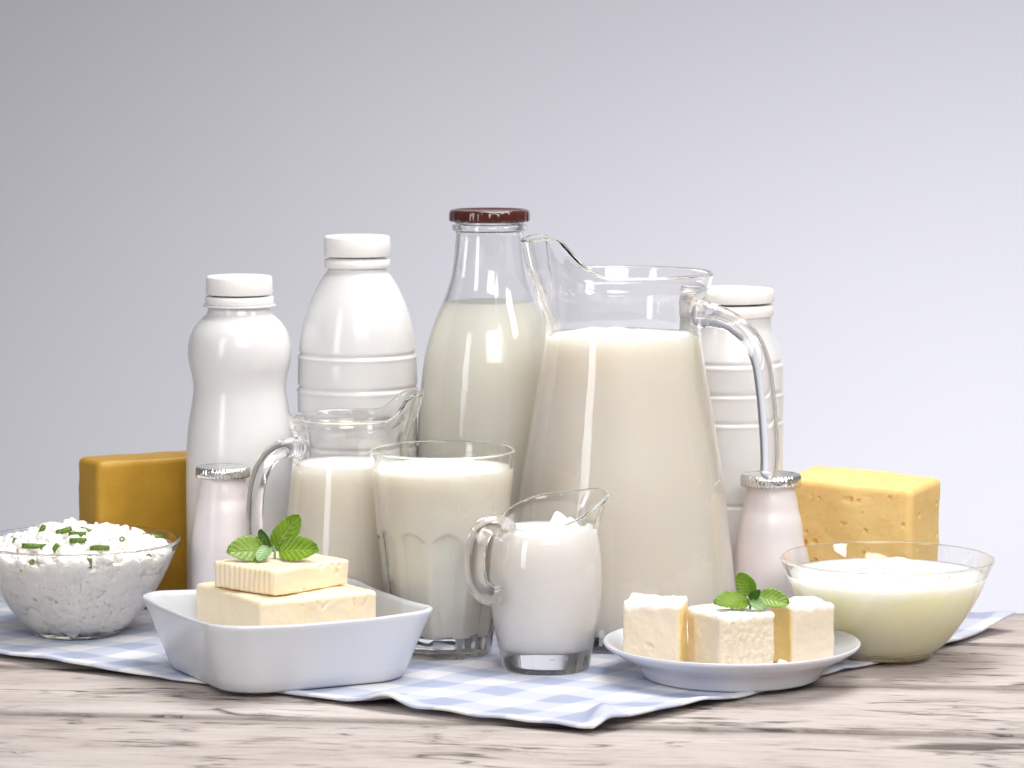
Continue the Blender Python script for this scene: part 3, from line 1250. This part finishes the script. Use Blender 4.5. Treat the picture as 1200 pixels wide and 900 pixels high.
sz = (0.088, 0.044, 0.0905)
cR = at(1068, 564, 2.058)
ang = math.radians(-33)
loc = Vector((cR.x, cR.y, CZ)) + Vector((math.cos(ang), math.sin(ang), 0)) * (-sz[0] / 2) + Vector((-math.sin(ang), math.cos(ang), 0)) * (sz[1] / 2)


def lean(v, n):
    k = (v.z / sz[2] + 0.5)
    return Vector((v.x - 0.004 * k * (1 if v.x < 0 else 0), v.y, v.z + 0.0035 * (v.y / sz[1]) - 0.002 * (v.x / sz[0])))


v, f = block(sz, 0.0007, 0.0045, 0.0008, 30, on_faces(sz, 44, 0.0008, 0.0019, ['-y', '-y', '-y', '+x']), 2, lean)
ob = obj("cheese_block", v, f, CHEESE_R)
ob.location, ob.rotation_euler = loc, (0, 0, ang)
tag(ob, "pale yellow cheese block with many small holes behind the right glass bowl", "cheese")

szl = (0.095, 0.034, 0.0985)
cL = at(115, 550, 2.112)
ang = math.radians(31)
loc = Vector((cL.x, cL.y, CZ)) + Vector((math.cos(ang), math.sin(ang), 0)) * (szl[0] / 2) + Vector((-math.sin(ang), math.cos(ang), 0)) * (szl[1] / 2)
v, f = block(szl, 0.0014, 0.0042, 0.0009, 28, (), 5)
ob = obj("cheese_block", v, f, CHEESE_L)
ob.location, ob.rotation_euler = loc, (0, 0, ang)
tag(ob, "dark golden smooth cheese block behind the cottage cheese bowl", "cheese")

# ------------------------------------------------------------------ square white dish with two cheese slabs
YS = 1.917
base = foot(336, YS)
DA = math.radians(27)
dish = thing("square_dish", "square white ceramic dish with rounded corners under the two pale cheese slabs", "dish", base, DA)
for q in (-0.035, 0, 0.035):
    for w in (-0.035, 0, 0.035):
        FEET.append((base.x + q, base.y + w, 0.03))
hs = 0.0405


def square_ring(half, rad, z, lift, n=14):
    pts = []
    for cx, cy, a0 in ((1, 1, 0), (-1, 1, 90), (-1, -1, 180), (1, -1, 270)):
        for k in range(n + 1):
            a = math.radians(a0 + 90 * k / n)
            pts.append((cx * (half - rad) + rad * math.cos(a), cy * (half - rad) + rad * math.sin(a)))
        nx = {(1, 1): (-1, 1), (-1, 1): (-1, -1), (-1, -1): (1, -1), (1, -1): (1, 1)}[(cx, cy)]
        a1 = math.radians(a0 + 90)
        p0 = (cx * (half - rad) + rad * math.cos(a1), cy * (half - rad) + rad * math.sin(a1))
        p1 = (nx[0] * (half - rad) + rad * math.cos(a1), nx[1] * (half - rad) + rad * math.sin(a1))
        for k in range(1, 10):
            pts.append((p0[0] + (p1[0] - p0[0]) * k / 10, p0[1] + (p1[1] - p0[1]) * k / 10))
    out = []
    for x, y in pts:
        c = min(abs(x), abs(y)) / half
        out.append((x, y, z + lift * sstep(0.25, 0.95, c)))
    return out


rings = [(0.053, .024, 0.0012, 0), (0.0545, .024, 0.0002, 0), (0.0560, .024, 0.0004, 0), (0.0577, .0235, 0.0020, 0), (0.0595, .023, 0.008, 0), (0.0630, .0225, 0.020, .0003), (0.0665, .0215, 0.031, .0008),
         (0.0685, .0205, 0.0368, .0014), (0.0693, .0205, 0.0388, .0016), (0.0690, .0205, 0.0399, .0017), (0.0677, .0198, 0.0404, .0017), (0.0660, .019, 0.0398, .0016), (0.0647, .0185, 0.0376, .0014),
         (0.0625, .0190, 0.031, .0008), (0.0590, .0195, 0.020, .0002), (0.0560, .020, 0.010, 0), (0.0535, .020, 0.0065, 0), (0.048, .018, 0.0052, 0), (0.030, .012, 0.0050, 0), (0.010, .004, 0.0050, 0)]
v, f = [], []
for (hf, rad, z, lift) in rings:
    v += square_ring(hf, rad, z, lift)
m = len(v) // len(rings)
for i in range(len(rings) - 1):
    for k in range(m):
        k2 = (k + 1) % m
        f.append((i * m + k, i * m + k2, (i + 1) * m + k2, (i + 1) * m + k))
f.append(tuple(range(m))[::-1])
f.append(tuple((len(rings) - 1) * m + k for k in range(m)))
obj("dish_body", v, f, CERAMIC, dish)


def slab(name, label, corner_px, corner_py, Ycorner, a_right, ln_r, ln_l, z0, z1, mat, cat, pits=(), fn=None, seed=1, spacing=0.0009, rnd=0.0022, wob=0.0006, pitfaces=None):
    """Block whose near top corner shows at the given pixel; a_right is the heading of its right-hand lower edge."""
    c = at(corner_px, corner_py, Ycorner)
    d = Vector((math.cos(a_right), math.sin(a_right), 0))
    nn = Vector((-d.y, d.x, 0))
    loc = Vector((c.x, c.y, z0)) + d * ln_r / 2 + nn * ln_l / 2
    size = (ln_r, ln_l, z1 - z0)
    pl = on_faces(size, pitfaces[0], pitfaces[1], pitfaces[2], pitfaces[3]) if pitfaces else list(pits)
    v, f = block(size, spacing, rnd, wob, 60, pl, seed, fn)
    o = obj(name, v, f, mat)
    o.location, o.rotation_euler = loc, (0, 0, a_right)
    tag(o, label, cat)
    return o


DZ = CZ + 0.0054
Yc1 = 1.872
zt1 = z_at(Yc1, 706)
LOWPITS = []
hh_ = (zt1 - DZ) / 2


def scratch(x0, z0, x1, z1, r=0.0011):
    for k_ in range(7):
        t_ = k_ / 6
        LOWPITS.append(((x0 + (x1 - x0) * t_, -0.083 / 2, hh_ - z0 + (z0 - z1) * t_), r * (1 - 0.5 * abs(t_ - 0.5)), r * 0.45))


scratch(-0.0015, 0.0030, 0.0020, 0.0075)
scratch(0.0020, 0.0075, 0.0055, 0.0040)
scratch(0.0225, 0.0030, 0.0232, 0.0080)
scratch(0.0320, 0.0025, 0.0290, 0.0080)
scratch(-0.0120, 0.0042, -0.0105, 0.0050, 0.0008)
low = slab("cheese_slab", "lower pale cheese slab lying in the square white dish", 305, 706, Yc1, math.radians(32), 0.077, 0.083, DZ, zt1, BUTTER, "cheese",
           seed=3, rnd=0.0028, wob=0.0008, spacing=0.0006, pits=LOWPITS)
Yc2 = 1.888
zt2 = z_at(Yc2, 669)


def crinkle(v, n):
    if n.x < -0.7:
        return Vector((v.x + 0.0003 * math.cos(v.y * 2 * PI / 0.0042), v.y, v.z))
    return v


up_ = slab("cheese_slab", "upper pale cheese slab with ridged cut end, carrying a mint sprig", 322, 669, Yc2, math.radians(47), 0.060, 0.053, zt1 + 0.0006, zt2, BUTTER, "cheese",
           seed=8, rnd=0.002, wob=0.0008, fn=crinkle, spacing=0.0007, pitfaces=(5, 0.001, 0.002, ['-y']))

# ------------------------------------------------------------------ plate with three feta blocks
YP = 1.905
base = foot(857, YP)
chk_feet(base, 0.056)
uP = scale_at(YP, 0.01)
plate = thing("round_plate", "small round white plate holding three white feta blocks", "plate", base)
pp = [(0, 0.0022), (88 * uP, 0.0022), (94 * uP, 0.0002), (100 * uP, 0.0), (104 * uP, 0.0010), (107 * uP, 0.0036), (112 * uP, 0.0075), (122 * uP, 0.0108), (136 * uP, 0.0142), (147 * uP, 0.0176), (150.3 * uP, 0.0192),
      (150.3 * uP, 0.0203), (148 * uP, 0.0206), (142 * uP, 0.0188), (130 * uP, 0.0150), (119 * uP, 0.0117), (110 * uP, 0.0082), (103 * uP, 0.0066), (92 * uP, 0.0060), (40 * uP, 0.0058), (0, 0.0058)]
v, f = lathe(smooth_profile(pp[1:], 4), 144)
obj("plate_body", v, f, CERAMIC, plate)
PZ = CZ + 0.0060


def crumble(sd, amp=0.0012, taper=0.0):
    def fn(v, n):
        if n.z > 0.4:
            g = noise.fractal(Vector((v.x * 95, v.y * 95, sd)), 1.0, 2.0, 4)
            v = v + Vector((0, 0, amp * g * 1.3))
        else:
            g = noise.fractal(Vector((v.x * 140 + sd, v.y * 140, v.z * 140)), 1.0, 2.0, 3)
            v = v + n * amp * 0.35 * g
        return v
    return fn


fl = slab("feta_block", "left white feta block with a small nick in its front, on the round plate", 797, 714, 1.884, math.radians(78), 0.031, 0.0335, PZ, z_at(1.884, 708), FETA_Y, "feta",
          seed=4, fn=crumble(1.0), rnd=0.0022, spacing=0.0008, wob=0.0006, pits=[((-0.0155, 0.0020, -0.0040), 0.0013, 0.0012), ((-0.0155, 0.0004, -0.0050), 0.0015, 0.0016), ((-0.0155, -0.0008, -0.0058), 0.0010, 0.0010)])


def rough_face(v, n):
    v = crumble(2.0, 0.0011)(v, n)
    if n.y < -0.6:
        d = noise.fractal(Vector((v.x * 330, v.y * 100, v.z * 330)), 1.0, 2.0, 4)
        v = v + Vector((0, 0.0011 * max(d, -0.3), 0))
    return v


fm = slab("feta_block", "middle white feta block with crumbly front face under the mint sprig", 845, 726, 1.866, math.radians(27), 0.0365, 0.040, PZ, z_at(1.866, 723), FETA, "feta",
          seed=6, fn=rough_face, rnd=0.0028, spacing=0.0006, wob=0.0006)
fr = slab("feta_block", "right white feta block with yellowish side, tallest on the round plate", 927, 712, 1.890, math.radians(20), 0.0280, 0.031, PZ, z_at(1.892, 710), FETA_X, "feta",
          seed=9, fn=crumble(3.0, 0.0014), rnd=0.0022, spacing=0.0008, wob=0.0006)
plate_in = [(0, 0.0060), (92 * uP, 0.0062), (103 * uP, 0.0068), (110 * uP, 0.0084), (119 * uP, 0.0119), (130 * uP, 0.0152), (142 * uP, 0.0190), (149 * uP, 0.0208)]
for o_ in (fl, fm, fr):                    # the soft blocks settle onto the curve of the plate
    bpy.context.view_layer.update()
    mw, mi = o_.matrix_world.copy(), o_.matrix_world.inverted()
    for vt in o_.data.vertices:
        w_ = mw @ vt.co
        rr = math.hypot(w_.x - base.x, w_.y - base.y)
        fz = CZ + 0.0002
        for (ra, za_), (rb_, zb2) in zip(plate_in[:-1], plate_in[1:]):
            if ra <= rr <= rb_:
                fz += za_ + (zb2 - za_) * (rr - ra) / (rb_ - ra)
        if w_.z < fz:
            w_.z = fz
            vt.co = mi @ w_
rng = random.Random(5)
for (px, py, Yk, s, lab) in ((917, 777, 1.872, 0.0024, "tiny feta crumb between the middle and right feta blocks"),):
    q = at(px, py, Yk)
    vv = []
    for p in IV:
        vv.append(tuple(Vector((p.x * 1.3, p.y, p.z * .8)) * s * (1 + 0.45 * noise.noise(p * 2.1 + Vector((px, 0, 0))))))
    ob = obj("feta_crumb", vv, IF, FETA)
    ob.location = (q.x, Yk, max(PZ + s * 0.55, q.z))
    tag(ob, lab, "feta crumb")


# ------------------------------------------------------------------ mint sprigs
def leaf_mesh(L, W, curl=0.12, cup=0.2, n=22, m=12, seed=0):
    vv, ff, uv = [], [], []
    for i in range(n + 1):
        t = i / n
        w = W / 2 * (math.sin(PI * min(1, t ** 0.86)) ** 0.55) * (1 - 0.06 * t) + 0.00012
        w *= 1 + 0.03 * math.sin(i * 2.4 + seed)
        for j in range(m + 1):
            s = -1 + 2 * j / m
            z = cup * W * (abs(s) ** 1.5) * (0.5 if t < .1 else 1) - curl * L * t * t + 0.012 * L * math.sin(9 * t + 2 * abs(s) + seed) * abs(s)
            z += 0.02 * W * math.cos(44 * (t - 0.27 * abs(s))) * min(1, abs(s) * 3)
            vv.append((L * t, w * s, z))
            uv.append((t, (s + 1) / 2))
    k = m + 1
    for i in range(n):
        for j in range(m):
            ff.append((i * k + j, i * k + j + 1, (i + 1) * k + j + 1, (i + 1) * k + j))
    return vv, ff, uv


def place_leaf(parent, base, tip, facing, W, mat, curl=0.1, cup=0.18, seed=0, label=None):
    """A leaf from base to tip (world points); facing = direction its upper face looks."""
    d = tip - base
    L = d.length
    x = d.normalized()
    zf_ = (facing - x * facing.dot(x)).normalized()
    y = zf_.cross(x)
    # compensate the curl so that the tip ends where asked
    vv, ff, uv = leaf_mesh(L, W, curl, cup, seed=seed)
    M = Matrix((x, y, zf_)).transposed()
    vv = [(M @ (Vector(p) + Vector((0, 0, curl * L * 0.5 * (p[0] / L))))) + base - parent.location for p in vv]
    o = obj("leaf", vv, ff, mat, parent, uvs=uv)
    md = o.modifiers.new("thickness", 'SOLIDIFY')
    md.thickness = 0.00035
    md.offset = 0
    if label:
        o["label"] = label
    return o


CAMV = Vector((0, -1, 0.25))
# on the upper cheese slab
Yb = 1.932
s0 = Vector((at(322, 652, Yb).x, Yb, zt2 + 0.001))
t = thing("mint_sprig", "green mint sprig lying on the upper pale cheese slab", "mint", s0, group="mint sprigs")


def pt(px, py, dy, Y0):
    return at(px, py, Y0 + dy)


place_leaf(t, pt(316, 645, 0.0, Yb), pt(266, 646, -0.010, Yb), Vector((-0.15, -0.9, 0.75)), 0.0190, LEAF, 0.10, 0.12, 1)
place_leaf(t, pt(327, 646, 0.0, Yb), pt(373, 644, -0.008, Yb), Vector((0.15, -0.9, 0.8)), 0.0180, LEAF, 0.10, 0.12, 2)
place_leaf(t, pt(321, 643, 0.004, Yb), pt(350, 603, 0.006, Yb), Vector((0.35, -1, 0.25)), 0.0148, LEAF, 0.05, 0.12, 3)
place_leaf(t, pt(317, 642, 0.0, Yb), pt(306, 620, 0.002, Yb), Vector((-0.7, -0.8, 0.1)), 0.0078, LEAF_DARK, 0.05, 0.25, 4, label="small dark upright leaf")
place_leaf(t, pt(315, 641, -0.003, Yb), pt(302, 658, -0.014, Yb), Vector((-0.15, -1, 0.5)), 0.0085, LEAF_PALE, 0.08, 0.15, 5, label="small pale grey-green leaf")
v, f = tube([s0 - t.location, pt(322, 646, 0.0, Yb) - t.location, pt(320, 640, 0.003, Yb) - t.location], [0.0008, 0.0007, 0.0005], 10, 4)
obj("stem", v, f, LEAF_PALE, t)
# on the feta
Yb = 1.893
s0 = Vector((at(879, 712, Yb).x, Yb, z_at(1.866, 723) + 0.0005))
t = thing("mint_sprig", "green mint sprig lying on the middle feta block", "mint", s0, group="mint sprigs")
place_leaf(t, pt(877, 705, 0.0, Yb), pt(837, 706, -0.008, Yb), Vector((-0.1, -0.75, 0.95)), 0.0150, LEAF, 0.12, 0.12, 6)
place_leaf(t, pt(888, 699, 0.0, Yb), pt(925, 707, -0.004, Yb), Vector((0.2, -0.8, 0.8)), 0.0138, LEAF, 0.10, 0.12, 7)
place_leaf(t, pt(882, 697, 0.003, Yb), pt(866, 671, 0.004, Yb), Vector((-0.35, -1, 0.1)), 0.0115, LEAF, 0.05, 0.15, 8)
place_leaf(t, pt(879, 702, 0.0, Yb), pt(891, 691, -0.004, Yb), Vector((0.1, -1, 0.3)), 0.0055, LEAF_DARK, 0.05, 0.25, 9, label="small dark inner leaf")
place_leaf(t, pt(882, 703, -0.002, Yb), pt(896, 715, -0.010, Yb), Vector((0.1, -0.9, 0.7)), 0.0085, LEAF_PALE, 0.08, 0.15, 10, label="small pale front leaf")
v, f = tube([s0 - t.location, pt(880, 704, 0.0, Yb) - t.location, pt(882, 698, 0.002, Yb) - t.location], [0.0008, 0.0007, 0.0005], 10, 4)
obj("stem", v, f, LEAF_PALE, t)

# ------------------------------------------------------------------ gingham cloth (needs the feet of the things that stand on it)
C0 = Vector((at(694, 859, 1.748).x, 1.747))                     # near corner
e1 = Vector((at(1190, 735, 2.067).x, 2.067)) - C0               # to the right corner
e2 = (Vector((at(0, 770, 1.966).x, 1.966)) - C0).normalized() * 0.56
L1 = e1.length
N1, N2 = 190, 240
cv, cf, cu = [], [], []
foldc = Vector((at(706, 846, 1.775).x, 1.775))
fold2 = Vector((at(452, 829, 1.82).x, 1.818))
for i in range(N1 + 1):
    a = i / N1
    for j in range(N2 + 1):
        b = j / N2
        # edges run slightly unevenly
        wa = 0.0025 * math.sin(b * 17 + 1.0) * (1 - a) ** 8 if a < 0.5 else 0.002 * math.sin(b * 13) * a ** 8
        wb_ = 0.0022 * math.sin(a * 15 + 0.6) * (1 - b) ** 10
        p = C0 + e1 * a + e2 * b + e2.normalized() * wb_ * 1.0 + e1.normalized() * wa
        x, y = p.x, p.y
        near = 1.0
        for fx, fy, fr_ in FEET:
            near = min(near, sstep(fr_, fr_ + 0.035, math.hypot(x - fx, y - fy)))
        wave = 0.5 + 0.5 * noise.noise(Vector((x * 16, y * 22, 0.3)))
        wave += 0.35 * noise.noise(Vector((x * 45, y * 40, 2.0)))
        edge = max(sstep(0.10, 0.0, a), sstep(0.10, 0.0, b))
        z = 0.0017 + near * 0.0048 * max(wave, 0) * (0.45 + 0.55 * edge)
        z += 0.0065 * math.exp(-(((x - foldc.x) / 0.007) ** 2 + ((y - foldc.y) / 0.022) ** 2)) * near
        z += 0.0045 * math.exp(-(((x - fold2.x) / 0.012) ** 2 + ((y - fold2.y) / 0.014) ** 2)) * near
        z += 0.0060 * sstep(0.90, 1.0, a) * sstep(0.12, 0.0, b)
        da, db = min(a, 1 - a) * L1, min(b, 1 - b) * 0.56
        z += 0.0008 * sstep(0.0075, 0.0065, min(da, db))
        ed = edge_dist(x, y)
        if ed > -0.004:                                         # hangs over the far edge of the table
            over = ed + 0.004
            q = Vector((x, y)) - tnor * over
            bend = min(over, 0.010)
            q = q + tnor * (0.008 * math.sin(bend / 0.010 * PI / 2))
            x, y = q.x, q.y
            z = z - 0.006 * (1 - math.cos(bend / 0.010 * PI / 2)) - max(0, over - 0.010)
        cv.append((x, y, z + TZ))
        cu.append((a * L1, b * 0.56))
k = N2 + 1
for i in range(N1):
    for j in range(N2):
        cf.append((i * k + j, i * k + j + 1, (i + 1) * k + j + 1, (i + 1) * k + j))
cloth = obj("checked_cloth", cv, cf, CLOTH, uvs=cu)
md = cloth.modifiers.new("thickness", 'SOLIDIFY')
md.thickness = 0.0016
md.offset = 0
tag(cloth, "blue and white gingham cloth spread under the dairy products on the table", "tablecloth")
